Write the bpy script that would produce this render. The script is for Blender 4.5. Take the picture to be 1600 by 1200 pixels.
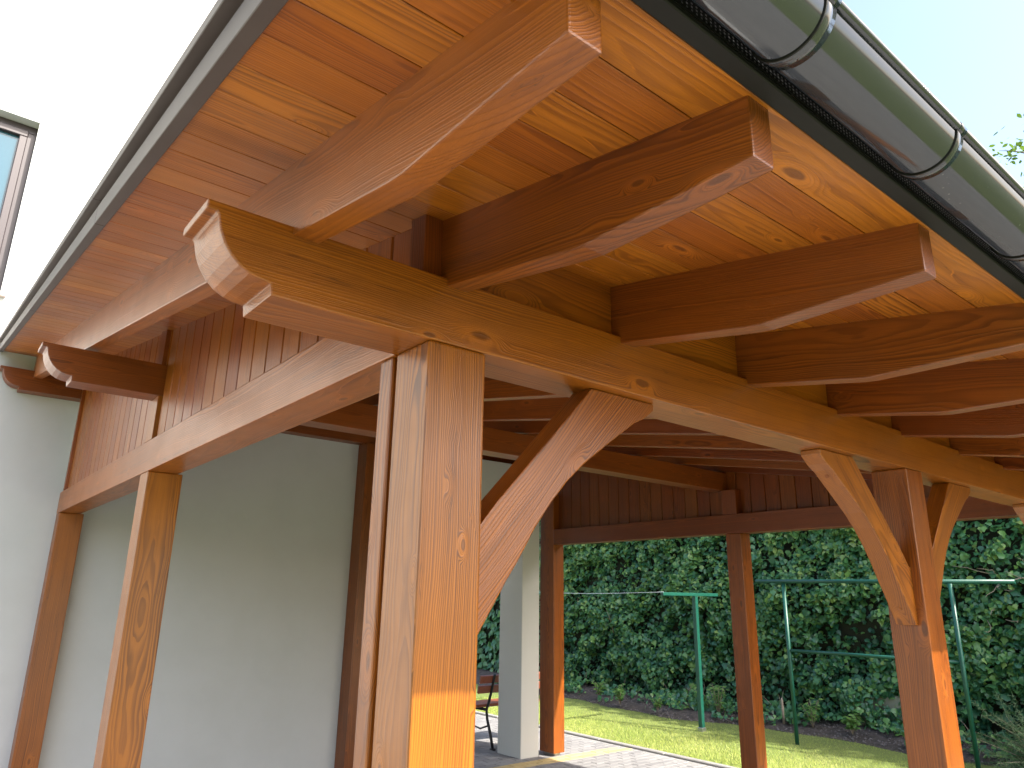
import bpy, bmesh, math, random
import numpy as np
from mathutils import Vector, Matrix

random.seed(7)
rng = np.random.default_rng(11)
scene = bpy.context.scene
for o in list(bpy.data.objects):
    bpy.data.objects.remove(o, do_unlink=True)
COL = scene.collection

# ------------------------------------------------------------------ camera
CAM = (-0.8551, -1.3624, 1.6707)
YAW, PITCH, ROLL, FPX = 0.8896, 0.2865, 0.0158, 1122.34
fw = Vector((math.cos(PITCH) * math.cos(YAW), math.cos(PITCH) * math.sin(YAW), math.sin(PITCH)))
rt = Vector((math.sin(YAW), -math.cos(YAW), 0))
up = rt.cross(fw)
rt2 = rt * math.cos(ROLL) + up * math.sin(ROLL)
up2 = -rt * math.sin(ROLL) + up * math.cos(ROLL)
cd = bpy.data.cameras.new('camera')
cam = bpy.data.objects.new('camera', cd)
COL.objects.link(cam)
M = Matrix.Identity(4)
for i in range(3):
    M[i][0], M[i][1], M[i][2], M[i][3] = rt2[i], up2[i], -fw[i], CAM[i]
cam.matrix_world = M
cd.sensor_width = 36
cd.lens = 36 * FPX / 1600
cd.clip_start = 0.02
cd.clip_end = 2000
scene.camera = cam

# ------------------------------------------------------------------ sky, sun, exposure
SUN = Vector((0.306, -1.0, 0.98)).normalized()          # direction towards the sun
world = bpy.data.worlds.new('World')
scene.world = world
world.use_nodes = True
wn = world.node_tree.nodes
wl = world.node_tree.links
bg = wn['Background']
sky = wn.new('ShaderNodeTexSky')
sky.sky_type = 'NISHITA'
sky.sun_disc = False
sky.sun_elevation = math.asin(SUN.z)
sky.sun_rotation = math.atan2(SUN.x, SUN.y)
sky.air_density = 1.0
sky.dust_density = 3.5
sky.ozone_density = 1.0
hs = wn.new('ShaderNodeHueSaturation')          # thin summer haze: a paler, milkier blue
hs.inputs['Saturation'].default_value = 0.98
hs.inputs['Value'].default_value = 1.5
wl.new(sky.outputs[0], hs.inputs['Color'])
wl.new(hs.outputs[0], bg.inputs[0])
bg.inputs[1].default_value = 0.15
sd = bpy.data.lights.new('sun', 'SUN')
sd.energy = 5.0
sd.angle = math.radians(0.55)
sd.color = (1.0, 0.94, 0.84)
sun = bpy.data.objects.new('sun', sd)
COL.objects.link(sun)
sun.rotation_euler = (-SUN).to_track_quat('-Z', 'Y').to_euler()
sun.location = (3, -12, 14)
scene.view_settings.view_transform = 'Standard'
scene.view_settings.look = 'None'
scene.view_settings.gamma = 1
scene.view_settings.use_curve_mapping = False
scene.view_settings.exposure = 1.25
try:
    scene.cycles.max_bounces = 7
    scene.cycles.diffuse_bounces = 4
    scene.cycles.glossy_bounces = 3
except Exception:
    pass


# ------------------------------------------------------------------ materials
def new_mat(name):
    m = bpy.data.materials.new(name)
    m.use_nodes = True
    nt = m.node_tree
    return m, nt, nt.nodes['Principled BSDF']


class NB:
    """small node-building helper"""
    def __init__(self, nt):
        self.nt = nt

    def n(self, t, **kw):
        nd = self.nt.nodes.new(t)
        for k, v in kw.items():
            setattr(nd, k, v)
        return nd

    def put(self, sock, v):
        if hasattr(v, 'is_output') or isinstance(v, bpy.types.NodeSocket):
            self.nt.links.new(v, sock)
        else:
            sock.default_value = v

    def math(self, op, a, b=0.0, c=0.0, clamp=False):
        nd = self.n('ShaderNodeMath', operation=op, use_clamp=clamp)
        for s, v in zip(nd.inputs, (a, b, c)):
            self.put(s, v)
        return nd.outputs[0]

    def sstep(self, v, a, b):
        nd = self.n('ShaderNodeMapRange', interpolation_type='SMOOTHSTEP')
        self.put(nd.inputs[0], v)
        nd.inputs[1].default_value = a
        nd.inputs[2].default_value = b
        nd.inputs[3].default_value = 0
        nd.inputs[4].default_value = 1
        return nd.outputs[0]

    def comb(self, x, y, z):
        nd = self.n('ShaderNodeCombineXYZ')
        for s, v in zip(nd.inputs, (x, y, z)):
            self.put(s, v)
        return nd.outputs[0]

    def vmul(self, v, k):
        nd = self.n('ShaderNodeVectorMath', operation='MULTIPLY')
        self.put(nd.inputs[0], v)
        nd.inputs[1].default_value = k
        return nd.outputs[0]

    def noise(self, v, scale=1.0, detail=2.0, rough=0.5):
        nd = self.n('ShaderNodeTexNoise')
        self.put(nd.inputs['Vector'], v)
        nd.inputs['Scale'].default_value = scale
        nd.inputs['Detail'].default_value = detail
        nd.inputs['Roughness'].default_value = rough
        return nd.outputs[0]

    def mix(self, f, a, b, blend='MIX'):
        nd = self.n('ShaderNodeMix', data_type='RGBA', blend_type=blend)
        self.put(nd.inputs[0], f)
        self.put(nd.inputs[6], a if not isinstance(a, tuple) else (*a[:3], 1))
        self.put(nd.inputs[7], b if not isinstance(b, tuple) else (*b[:3], 1))
        return nd.outputs[2]

    def bump(self, h, strength, dist):
        nd = self.n('ShaderNodeBump')
        nd.inputs['Strength'].default_value = strength
        nd.inputs['Distance'].default_value = dist
        self.put(nd.inputs['Height'], h)
        return nd.outputs[0]


def wood_mat(name, light, dark, knotc, rough=0.34, coat=0.0, kscale=(3.4, 9.0, 9.0), ringfreq=170.0, contrast=0.72, coat_rough=0.28):
    m, nt, b = new_mat(name)
    N = NB(nt)
    at = N.n('ShaderNodeAttribute', attribute_name='gco')
    g = at.outputs['Vector']
    sp = N.n('ShaderNodeSeparateXYZ')
    nt.links.new(g, sp.inputs[0])
    u, v, w = sp.outputs
    oi = N.n('ShaderNodeObjectInfo')
    rnd = oi.outputs['Random']
    # knots: points scattered in the timber, cut by the surface
    vor = N.n('ShaderNodeTexVoronoi', feature='F1', voronoi_dimensions='3D')
    nt.links.new(N.vmul(g, kscale), vor.inputs['Vector'])
    vor.inputs['Scale'].default_value = 1.0
    ksp = N.n('ShaderNodeSeparateColor')
    nt.links.new(vor.outputs['Color'], ksp.inputs[0])
    # knots differ in size
    d0 = N.math('MULTIPLY', vor.outputs['Distance'], N.math('ADD', 0.95, N.math('MULTIPLY', ksp.outputs[0], 1.5)))
    wob = N.math('MULTIPLY', N.math('SUBTRACT', N.noise(N.vmul(g, (40, 60, 60)), 1, 2), 0.5), 0.05)
    d = N.math('ADD', d0, wob)
    swirl = N.math('SUBTRACT', 1.0, N.sstep(d0, 0.0, 0.42))
    swirl = N.math('MULTIPLY', swirl, 0.042)
    knot = N.math('SUBTRACT', 1.0, N.sstep(d, 0.085, 0.155))
    kring = N.math('MULTIPLY', N.math('SINE', N.math('MULTIPLY', d, 110.0)), 0.12)
    halo = N.math('SUBTRACT', 1.0, N.sstep(d, 0.12, 0.34))
    # growth rings
    r = N.math('SQRT', N.math('ADD', N.math('MULTIPLY', v, v), N.math('MULTIPLY', w, w)))
    big = N.math('MULTIPLY', N.math('SUBTRACT', N.noise(N.vmul(g, (0.9, 3.5, 3.5)), 1, 2), 0.5), 0.075)
    med = N.math('MULTIPLY', N.math('SUBTRACT', N.noise(N.vmul(g, (3.0, 14, 14)), 1, 2), 0.5), 0.014)
    rr = N.math('ADD', N.math('ADD', r, big), N.math('ADD', med, swirl))
    irr = N.math('MULTIPLY', N.noise(N.comb(N.math('MULTIPLY', rr, 38.0), N.math('MULTIPLY', u, 0.25), rnd), 1, 2), 4.5)
    t = N.math('FRACT', N.math('ADD', N.math('MULTIPLY', rr, ringfreq), irr))
    late = N.math('MULTIPLY', N.sstep(t, 0.25, 0.82), N.math('SUBTRACT', 1.0, N.sstep(t, 0.9, 1.0)))
    # how strongly the rings show differs along the timber
    show = N.sstep(N.noise(N.vmul(g, (0.8, 6, 6)), 1, 3), 0.35, 0.72)
    lat2 = N.math('MULTIPLY', late, N.math('ADD', 0.25, N.math('MULTIPLY', show, contrast)))
    fib = N.noise(N.vmul(g, (6, 420, 420)), 1, 2, 0.6)
    streak = N.noise(N.vmul(g, (1.2, 30, 30)), 1, 3, 0.6)
    col = N.mix(lat2, light, dark)
    col = N.mix(N.math('MULTIPLY', N.sstep(streak, 0.43, 0.75), 0.48), col, dark)
    col = N.mix(N.math('MULTIPLY', N.sstep(fib, 0.35, 0.75), 0.28), col, dark)
    # worn pale lines on the ring edges, and fine drying cracks
    ridge = N.math('MULTIPLY', N.sstep(t, 0.86, 0.93), N.math('SUBTRACT', 1.0, N.sstep(t, 0.95, 1.0)))
    ridge = N.math('MULTIPLY', ridge, N.math('MULTIPLY', N.sstep(streak, 0.5, 0.66), 0.55))
    col = N.mix(ridge, col, tuple(min(1, 1.7 * c) for c in light))
    crk = N.math('SUBTRACT', 1.0, N.sstep(N.math('ABSOLUTE', N.math('SUBTRACT', streak, 0.655)), 0.002, 0.009))
    col = N.mix(N.math('MULTIPLY', crk, 0.55), col, knotc)
    blot = N.noise(g, 5.0, 3)
    col = N.mix(N.math('MULTIPLY', N.sstep(blot, 0.42, 0.72), 0.32), col, N.mix(0.5, light, knotc))
    col = N.mix(N.math('MULTIPLY', halo, 0.45), col, tuple(min(1, 1.35 * c) for c in light))
    kc = N.mix(N.math('ADD', 0.35, kring), knotc, dark)
    col = N.mix(N.math('MULTIPLY', knot, 0.72), col, kc)
    hsv = N.n('ShaderNodeHueSaturation')
    N.put(hsv.inputs['Hue'], N.math('ADD', 0.494, N.math('MULTIPLY', rnd, 0.012)))
    N.put(hsv.inputs['Value'], N.math('ADD', 0.86, N.math('MULTIPLY', rnd, 0.28)))
    nt.links.new(col, hsv.inputs['Color'])
    nt.links.new(hsv.outputs[0], b.inputs['Base Color'])
    ro = N.math('ADD', rough - 0.06, N.math('MULTIPLY', blot, 0.14))
    N.put(b.inputs['Roughness'], ro)
    b.inputs['Coat Weight'].default_value = coat
    b.inputs['Specular IOR Level'].default_value = 0.56
    b.inputs['Coat Roughness'].default_value = coat_rough
    b.inputs['Coat IOR'].default_value = 1.5
    h = N.math('ADD', N.math('MULTIPLY', late, 0.6), N.math('MULTIPLY', fib, 0.8))
    h = N.math('SUBTRACT', h, N.math('MULTIPLY', knot, 0.6))
    bp = N.bump(h, 0.30, 0.0012)
    nt.links.new(bp, b.inputs['Normal'])
    return m


W_GOLD = wood_mat('stained_spruce_gold', (0.325, 0.096, 0.006), (0.092, 0.020, 0.002), (0.055, 0.014, 0.003))
W_SOFF = wood_mat('stained_spruce_soffit', (0.43, 0.131, 0.008), (0.130, 0.029, 0.003), (0.065, 0.017, 0.003),
                  rough=0.36, kscale=(3.6, 8.5, 13.0), ringfreq=150, contrast=0.55)
W_SHADE = wood_mat('stained_spruce_shaded', (0.225, 0.054, 0.006), (0.080, 0.016, 0.002), (0.048, 0.012, 0.003), contrast=0.65)  # mostly the gold stain; the darker red carries shade under the roof
W_CLAD = wood_mat('stained_spruce_cladding', (0.31, 0.083, 0.007), (0.100, 0.021, 0.002), (0.042, 0.011, 0.003), contrast=0.6)


def simple_mat(name, colr, rough=0.5, metal=0.0, spec=0.5, noise=None, bumps=None, coat=0.0):
    m, nt, b = new_mat(name)
    N = NB(nt)
    b.inputs['Roughness'].default_value = rough
    b.inputs['Metallic'].default_value = metal
    b.inputs['Specular IOR Level'].default_value = spec
    b.inputs['Coat Weight'].default_value = coat
    b.inputs['Base Color'].default_value = (*colr, 1)
    tc = N.n('ShaderNodeTexCoord')
    if noise:
        sc, amt, c2 = noise
        f = N.sstep(N.noise(tc.outputs['Object'], sc, 5, 0.6), 0.35, 0.7)
        col = N.mix(N.math('MULTIPLY', f, amt), colr, c2)
        nt.links.new(col, b.inputs['Base Color'])
    if bumps:
        sc, st, di = bumps
        nt.links.new(N.bump(N.noise(tc.outputs['Object'], sc, 6, 0.65), st, di), b.inputs['Normal'])
    return m


PLASTER = simple_mat('fine_plaster', (0.51, 0.52, 0.51), 0.9, noise=(2.3, 0.6, (0.47, 0.48, 0.465)), bumps=(220, 0.35, 0.002))
COLPLASTER = simple_mat('pillar_plaster', (0.60, 0.59, 0.55), 0.85, noise=(2.0, 0.2, (0.52, 0.51, 0.47)), bumps=(200, 0.3, 0.002))
GUTTER = simple_mat('graphite_gutter', (0.028, 0.034, 0.036), 0.14, spec=0.7, coat=0.4, noise=(9.0, 0.5, (0.045, 0.05, 0.05)))
def dusty(m):
    nt = m.node_tree
    N = NB(nt)
    b = nt.nodes['Principled BSDF']
    tc = N.n('ShaderNodeTexCoord')
    n1 = N.noise(N.vmul(tc.outputs['Object'], (6, 40, 40)), 1, 5, 0.7)
    ro = N.math('ADD', 0.09, N.math('MULTIPLY', N.sstep(n1, 0.45, 0.85), 0.14))
    N.put(b.inputs['Roughness'], ro)
    sp = N.n('ShaderNodeTexVoronoi')
    nt.links.new(tc.outputs['Object'], sp.inputs['Vector'])
    sp.inputs['Scale'].default_value = 60
    f = N.math('SUBTRACT', 1.0, N.sstep(sp.outputs['Distance'], 0.05, 0.16))
    f = N.math('MULTIPLY', f, N.sstep(N.noise(tc.outputs['Object'], 7, 2), 0.55, 0.7))
    col = N.mix(N.math('MULTIPLY', f, 0.6), (0.026, 0.030, 0.036), (0.25, 0.25, 0.24))
    nt.links.new(col, b.inputs['Base Color'])
dusty(GUTTER)
TRIM = simple_mat('graphite_trim', (0.010, 0.010, 0.008), 0.6, spec=0.25)
VERGE = simple_mat('grey_brown_flashing', (0.075, 0.056, 0.050), 0.5, spec=0.25, noise=(6, 0.3, (0.10, 0.078, 0.07)))
ROOFM = simple_mat('graphite_roof_sheet', (0.05, 0.05, 0.052), 0.4)
DARK = simple_mat('dark_gap', (0.02, 0.012, 0.008), 0.9)
GREENM = simple_mat('green_painted_steel', (0.007, 0.072, 0.048), 0.4, spec=0.5, coat=0.0, noise=(18, 0.4, (0.012, 0.10, 0.07)))
IRON = simple_mat('black_cast_iron', (0.015, 0.014, 0.014), 0.45)
BENCHW = simple_mat('bench_slat_wood', (0.26, 0.075, 0.035), 0.4, noise=(12, 0.5, (0.18, 0.05, 0.025)))
STEEL = simple_mat('galvanised_steel', (0.45, 0.45, 0.44), 0.35, metal=0.9)
FRAMEM = simple_mat('brown_window_frame', (0.045, 0.034, 0.038), 0.35)
SILLM = simple_mat('pale_window_sill', (0.62, 0.50, 0.46), 0.5)
GLASS = simple_mat('window_glass', (0.03, 0.09, 0.13), 0.03, metal=0.0)  # opaque base tinted blue to stand in for reflected sky
WIREM = simple_mat('clothes_line_plastic', (0.55, 0.62, 0.70), 0.4)
BARK = simple_mat('grey_brown_bark', (0.16, 0.12, 0.09), 0.9, noise=(30, 0.7, (0.07, 0.05, 0.04)), bumps=(60, 0.6, 0.01))
TWIG = simple_mat('dry_twig', (0.30, 0.24, 0.18), 0.9)
STAKE = simple_mat('weathered_stake', (0.34, 0.28, 0.22), 0.9, noise=(30, 0.5, (0.2, 0.16, 0.12)))
SOIL = simple_mat('dark_soil', (0.085, 0.070, 0.060), 0.95, noise=(14, 0.8, (0.035, 0.028, 0.024)), bumps=(45, 1.0, 0.03))
STONE = simple_mat('soil_crumbs', (0.15, 0.135, 0.13), 0.95, noise=(10, 0.6, (0.06, 0.05, 0.05)))
CONC = simple_mat('mossy_concrete', (0.22, 0.23, 0.18), 0.9, noise=(4, 0.7, (0.12, 0.14, 0.09)), bumps=(40, 0.5, 0.01))


def random_tint(m, a, c, attr=True):
    """colour between a and c by object random (pavers)"""
    nt = m.node_tree
    N = NB(nt)
    b = nt.nodes['Principled BSDF']
    oi = N.n('ShaderNodeObjectInfo')
    tc = N.n('ShaderNodeTexCoord')
    geo = N.n('ShaderNodeNewGeometry')
    gn = N.noise(geo.outputs['Position'], 45, 4, 0.7)
    col = N.mix(oi.outputs['Random'], a, c)
    col = N.mix(N.math('MULTIPLY', gn, 0.5), col, tuple(x * 0.6 for x in a))
    nt.links.new(col, b.inputs['Base Color'])
    nt.links.new(N.bump(gn, 0.4, 0.003), b.inputs['Normal'])


PAVE = simple_mat('grey_paver', (0.32, 0.31, 0.30), 0.9)
random_tint(PAVE, (0.21, 0.205, 0.205), (0.28, 0.275, 0.27))
PAVEY = simple_mat('yellow_paver', (0.50, 0.38, 0.17), 0.9)
random_tint(PAVEY, (0.50, 0.37, 0.16), (0.58, 0.45, 0.22))
KERBM = simple_mat('concrete_kerb', (0.27, 0.26, 0.245), 0.9, noise=(12, 0.5, (0.2, 0.195, 0.18)), bumps=(90, 0.4, 0.004))


def ground_mat():
    m, nt, b = new_mat('grass_ground')
    N = NB(nt)
    geo = N.n('ShaderNodeNewGeometry')
    f = N.noise(geo.outputs['Position'], 1.2, 5, 0.6)
    f2 = N.noise(geo.outputs['Position'], 60, 3, 0.6)
    col = N.mix(f, (0.13, 0.19, 0.035), (0.20, 0.24, 0.05))
    col = N.mix(N.math('MULTIPLY', f2, 0.5), col, (0.035, 0.055, 0.015))
    nt.links.new(col, b.inputs['Base Color'])
    b.inputs['Roughness'].default_value = 0.95
    nt.links.new(N.bump(f2, 0.8, 0.02), b.inputs['Normal'])
    return m


def paved_mat():
    """far paving: running bond drawn by the material where it is out of sight"""
    m, nt, b = new_mat('paving_bed')
    N = NB(nt)
    geo = N.n('ShaderNodeNewGeometry')
    br = N.n('ShaderNodeTexBrick')
    nt.links.new(N.vmul(geo.outputs['Position'], (1, 1, 1)), br.inputs['Vector'])
    br.inputs['Color1'].default_value = (0.25, 0.245, 0.24, 1)
    br.inputs['Color2'].default_value = (0.30, 0.295, 0.285, 1)
    br.inputs['Mortar'].default_value = (0.14, 0.13, 0.11, 1)
    br.inputs['Scale'].default_value = 1
    br.inputs['Mortar Size'].default_value = 0.005
    br.inputs['Brick Width'].default_value = 0.2
    br.inputs['Row Height'].default_value = 0.1
    nt.links.new(br.outputs[0], b.inputs['Base Color'])
    b.inputs['Roughness'].default_value = 0.9
    return m


def leaf_mat(name, cols, rough=0.38, trans=0.25, spec=0.5):
    """cols: list of colours picked by the per-leaf attribute 'tint' (0..1)"""
    m, nt, b = new_mat(name)
    N = NB(nt)
    at = N.n('ShaderNodeAttribute', attribute_name='tint')
    cr = N.n('ShaderNodeValToRGB')
    el = cr.color_ramp.elements
    el[0].color = (*cols[0], 1)
    el[1].color = (*cols[-1], 1)
    for i, c in enumerate(cols[1:-1]):
        e = el.new((i + 1) / (len(cols) - 1))
        e.color = (*c, 1)
    nt.links.new(at.outputs['Fac'], cr.inputs[0])
    nt.links.new(cr.outputs[0], b.inputs['Base Color'])
    b.inputs['Roughness'].default_value = rough
    b.inputs['Specular IOR Level'].default_value = spec
    if trans:
        tr = N.n('ShaderNodeBsdfTranslucent')
        nt.links.new(N.mix(0.5, cr.outputs[0], (0.20, 0.32, 0.03)), tr.inputs['Color'])
        ms = N.n('ShaderNodeMixShader')
        ms.inputs[0].default_value = trans
        nt.links.new(b.outputs[0], ms.inputs[1])
        nt.links.new(tr.outputs[0], ms.inputs[2])
        nt.links.new(ms.outputs[0], nt.nodes['Material Output'].inputs['Surface'])
    return m


IVY = leaf_mat('ivy_leaves', [(0.022, 0.100, 0.052), (0.042, 0.150, 0.068), (0.080, 0.215, 0.072), (0.15, 0.30, 0.075), (0.27, 0.38, 0.11)], 0.32, 0.22)
GRASSM = leaf_mat('grass_blades', [(0.19, 0.27, 0.05), (0.33, 0.40, 0.08), (0.46, 0.48, 0.13), (0.54, 0.50, 0.24)], 0.5, 0.4, 0.3)
BIRCH = leaf_mat('tree_leaves', [(0.05, 0.11, 0.02), (0.09, 0.17, 0.03), (0.13, 0.22, 0.045)], 0.45, 0.35)
JUNI = leaf_mat('juniper_needles', [(0.05, 0.11, 0.05), (0.09, 0.16, 0.07), (0.16, 0.19, 0.10)], 0.6, 0.1, 0.3)
PLANTM = leaf_mat('bed_plant_leaves', [(0.045, 0.13, 0.03), (0.09, 0.20, 0.045), (0.14, 0.26, 0.06)], 0.4, 0.3)
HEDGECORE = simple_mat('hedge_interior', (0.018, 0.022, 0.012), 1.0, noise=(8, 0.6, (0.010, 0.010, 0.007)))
GROUND = ground_mat()
PAVED = paved_mat()


# ------------------------------------------------------------------ mesh helpers
def root(name, loc, label, cat, group=None):
    o = bpy.data.objects.new(name, None)
    COL.objects.link(o)
    o.location = loc
    o.empty_display_size = 0.2
    o['label'] = label
    o['category'] = cat
    if group:
        o['group'] = group
    return o


def origin_of(p):
    v = Vector((0, 0, 0))
    while p is not None:
        v = v + Vector(p.location)
        p = p.parent
    return v


def link(name, me, mat, parent=None):
    o = bpy.data.objects.new(name, me)
    COL.objects.link(o)
    if mat is not None and not me.materials:
        me.materials.append(mat)
    if parent is not None:
        off = origin_of(parent)
        me.transform(Matrix.Translation(-off))
        o.parent = parent
    return o


def grain(me, axis, seed=None):
    """write the timber coordinate: x along the grain, y and z across it"""
    a = Vector(axis).normalized()
    h = Vector((0, 0, 1)) if abs(a.z) < 0.9 else Vector((1, 0, 0))
    b = a.cross(h).normalized()
    c = a.cross(b)
    n = len(me.vertices)
    co = np.empty(n * 3, 'f')
    me.vertices.foreach_get('co', co)
    co = co.reshape(-1, 3)
    R = np.array([a, b, c], 'f')
    q = co @ R.T
    ctr = (q.max(0) + q.min(0)) / 2
    q[:, 1:] -= ctr[1:]
    ang = random.uniform(0, 6.28)
    rad = random.uniform(0.05, 0.14)
    q[:, 0] += random.uniform(0, 40)
    q[:, 1] += rad * math.cos(ang)
    q[:, 2] += rad * math.sin(ang)
    at = me.attributes.new('gco', 'FLOAT_VECTOR', 'POINT')
    at.data.foreach_set('vector', q.astype('f').ravel())


def bm_mesh(name, bm, bevel=0.0, segs=1, angle=0.6):
    bmesh.ops.recalc_face_normals(bm, faces=bm.faces[:])
    if bevel > 0:
        es = [e for e in bm.edges if len(e.link_faces) == 2 and e.calc_face_angle(0) > angle]
        bmesh.ops.bevel(bm, geom=es, offset=bevel, segments=segs, affect='EDGES', profile=0.6, clamp_overlap=True)
    me = bpy.data.meshes.new(name)
    bm.to_mesh(me)
    bm.free()
    return me


def prism_bm(poly, axis, a0, a1):
    """poly: 2D points in the plane normal to axis ('x': (y,z), 'y': (x,z), 'z': (x,y))"""
    bm = bmesh.new()
    def P(p, a):
        if axis == 'x':
            return (a, p[0], p[1])
        if axis == 'y':
            return (p[0], a, p[1])
        return (p[0], p[1], a)
    A = [bm.verts.new(P(p, a0)) for p in poly]
    B = [bm.verts.new(P(p, a1)) for p in poly]
    bm.faces.new(A)
    bm.faces.new(B[::-1])
    n = len(poly)
    for i in range(n):
        j = (i + 1) % n
        bm.faces.new((A[i], B[i], B[j], A[j]))
    return bm


def box_bm(x0, x1, y0, y1, z0, z1):
    return prism_bm([(x0, y0), (x1, y0), (x1, y1), (x0, y1)], 'z', z0, z1)


def timber(name, bm, parent, axis, mat, bevel=0.004, segs=2, angle=0.6):
    me = bm_mesh(name, bm, bevel, segs, angle)
    grain(me, axis)
    return link(name, me, mat, parent)


def solid(name, bm, parent, mat, bevel=0.0, segs=1):
    return link(name, bm_mesh(name, bm, bevel, segs), mat, parent)


def tube_bm(pts, rad, n=10, bm=None, cap=True):
    bm = bm or bmesh.new()
    pts = [Vector(p) for p in pts]
    rads = rad if isinstance(rad, (list, tuple)) else [rad] * len(pts)
    rings = []
    ref = None
    for i, p in enumerate(pts):
        t = (pts[min(i + 1, len(pts) - 1)] - pts[max(i - 1, 0)]).normalized()
        if ref is None:
            ref = Vector((0, 0, 1)) if abs(t.z) < 0.9 else Vector((1, 0, 0))
        a = t.cross(ref)
        if a.length < 1e-4:
            a = t.cross(Vector((0.3, 1, 0.2)))
        a.normalize()
        b = a.cross(t).normalized()
        ref = b
        rings.append([bm.verts.new(p + (a * math.cos(k * 2 * math.pi / n) + b * math.sin(k * 2 * math.pi / n)) * rads[i]) for k in range(n)])
    for r0, r1 in zip(rings, rings[1:]):
        for k in range(n):
            f = bm.faces.new((r0[k], r0[(k + 1) % n], r1[(k + 1) % n], r1[k]))
            f.smooth = True
    if cap:
        bm.faces.new(rings[0][::-1])
        bm.faces.new(rings[-1])
    return bm


def structure(o):
    o['kind'] = 'structure'
    return o


# ------------------------------------------------------------------ dimensions (metres, from the photograph)
H = 2.25                 # underside of the eave purlin and the tie beams
S = 0.167                # roof slope
Z0 = 2.583               # soffit height above the front of the eave purlin
sof = lambda y: Z0 + S * y
YE, YK = -0.844, -0.415  # rafter end, start of the tapered tail
ZR = H + 0.147
rbot = lambda y: ZR + S * y
PW, PH = 0.164, 0.167    # eave purlin
YM = 2.645               # mid purlin
ZM = H + 0.404
YWALL = 5.50             # house wall
L = 4.965                # far gable frame
XV0, XV1 = -0.583, 5.76  # soffit edges
RW = 0.06

# ------------------------------------------------------------------ ground
g = solid('lawn', prism_bm([(-60, -60), (6.16, -60), (6.16, 60), (-60, 60)], 'z', -0.4, -0.02), None, GROUND)
structure(g)
bm = bmesh.new()
xs = [6.16, 7.0, 7.6, 8.2, 8.8, 9.2, 9.6, 12, 60]
hz = [-0.02, -0.01, 0.0, 0.01, 0.0, 0.0, 0, 0, 0]
ys = [-60, -6, 0, 2, 4, 6, 8, 10, 14, 60]
vv = [[bm.verts.new((x, y, z)) for y in ys] for x, z in zip(xs, hz)]
for i in range(len(xs) - 1):
    for j in range(len(ys) - 1):
        bm.faces.new((vv[i][j], vv[i + 1][j], vv[i + 1][j + 1], vv[i][j + 1]))
structure(solid('garden_lawn', bm, None, GROUND))
pv = solid('pavement', prism_bm([(-5, -2.6), (6.07, -2.6), (6.07, 14), (-5, 14)], 'z', -0.1, -0.012), None, PAVED)
structure(pv)

# pavers one by one where the photograph shows them, the rest of the paved strip joined
me_p = bm_mesh('paver', box_bm(-0.098, 0.098, -0.048, 0.048, -0.06, 0.0), 0.006)
me_p.materials.append(PAVE)
me_y = bm_mesh('yellow_paver', box_bm(-0.098, 0.098, -0.048, 0.048, -0.06, 0.0), 0.006)
me_y.materials.append(PAVEY)
places = []
row = 0
y = 2.45
while y < 9.0:
    x = 2.9 + (0.1 if row % 2 else 0.0)
    yellow = abs(y - 4.9) < 0.051
    while x < 6.0:
        places.append((x + 0.02, y, yellow))
        x += 0.2
    y += 0.1
    row += 1
def vis(p):
    v = Vector((p[0], p[1], 0)) - Vector(CAM)
    z = v.dot(fw)
    sx = 800 + FPX * v.dot(rt2) / z
    sy = 600 - FPX * v.dot(up2) / z
    ok = sy < 1210 and (745 < sx < 1190)
    return (0 if ok else 1, z)
places.sort(key=vis)
for x, y, yel in places[:290]:
    o = bpy.data.objects.new('yellow_paver' if yel else 'paver', me_y if yel else me_p)
    COL.objects.link(o)
    o.parent = pv
    o.location = (x, y, random.uniform(-0.002, 0.002))
    o.rotation_euler = (random.uniform(-.006, .006), random.uniform(-.006, .006), random.uniform(-.008, .008))
bm = bmesh.new()
for x, y, yel in places[290:]:
    dz = random.uniform(-0.002, 0.002)
    b2 = box_bm(x - 0.098, x + 0.098, y - 0.048, y + 0.048, -0.06, dz)
    tmp = bpy.data.meshes.new('t')
    b2.to_mesh(tmp)
    b2.free()
    for pgn in tmp.polygons:
        pgn.material_index = 1 if yel else 0
    bm.from_mesh(tmp)
    bpy.data.meshes.remove(tmp)
me = bpy.data.meshes.new('pavers_beyond')
bm.to_mesh(me)
bm.free()
me.materials.append(PAVE)
me.materials.append(PAVEY)
o = link('paver_field', me, None, pv)
o['kind'] = 'stuff'
# kerb between paving and lawn
y = -2.6
while y < 14:
    k = solid('kerb_stone', box_bm(6.075, 6.155, y + 0.004, y + 0.996, -0.2, 0.012), pv, KERBM, 0.008)
    y += 1.0

# ------------------------------------------------------------------ the house
house = root('house', (0, YWALL, 0), 'white plastered gable house behind the timber carport', 'house')
XH0, XH1 = -9.0, 2.84
zroof = lambda x: 7.667 - 1.05 * (x - 0.458) if x > -3.1 else 7.667 - 1.05 * (-3.1 - 0.458) - 1.05 * (-3.1 - x)
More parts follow.
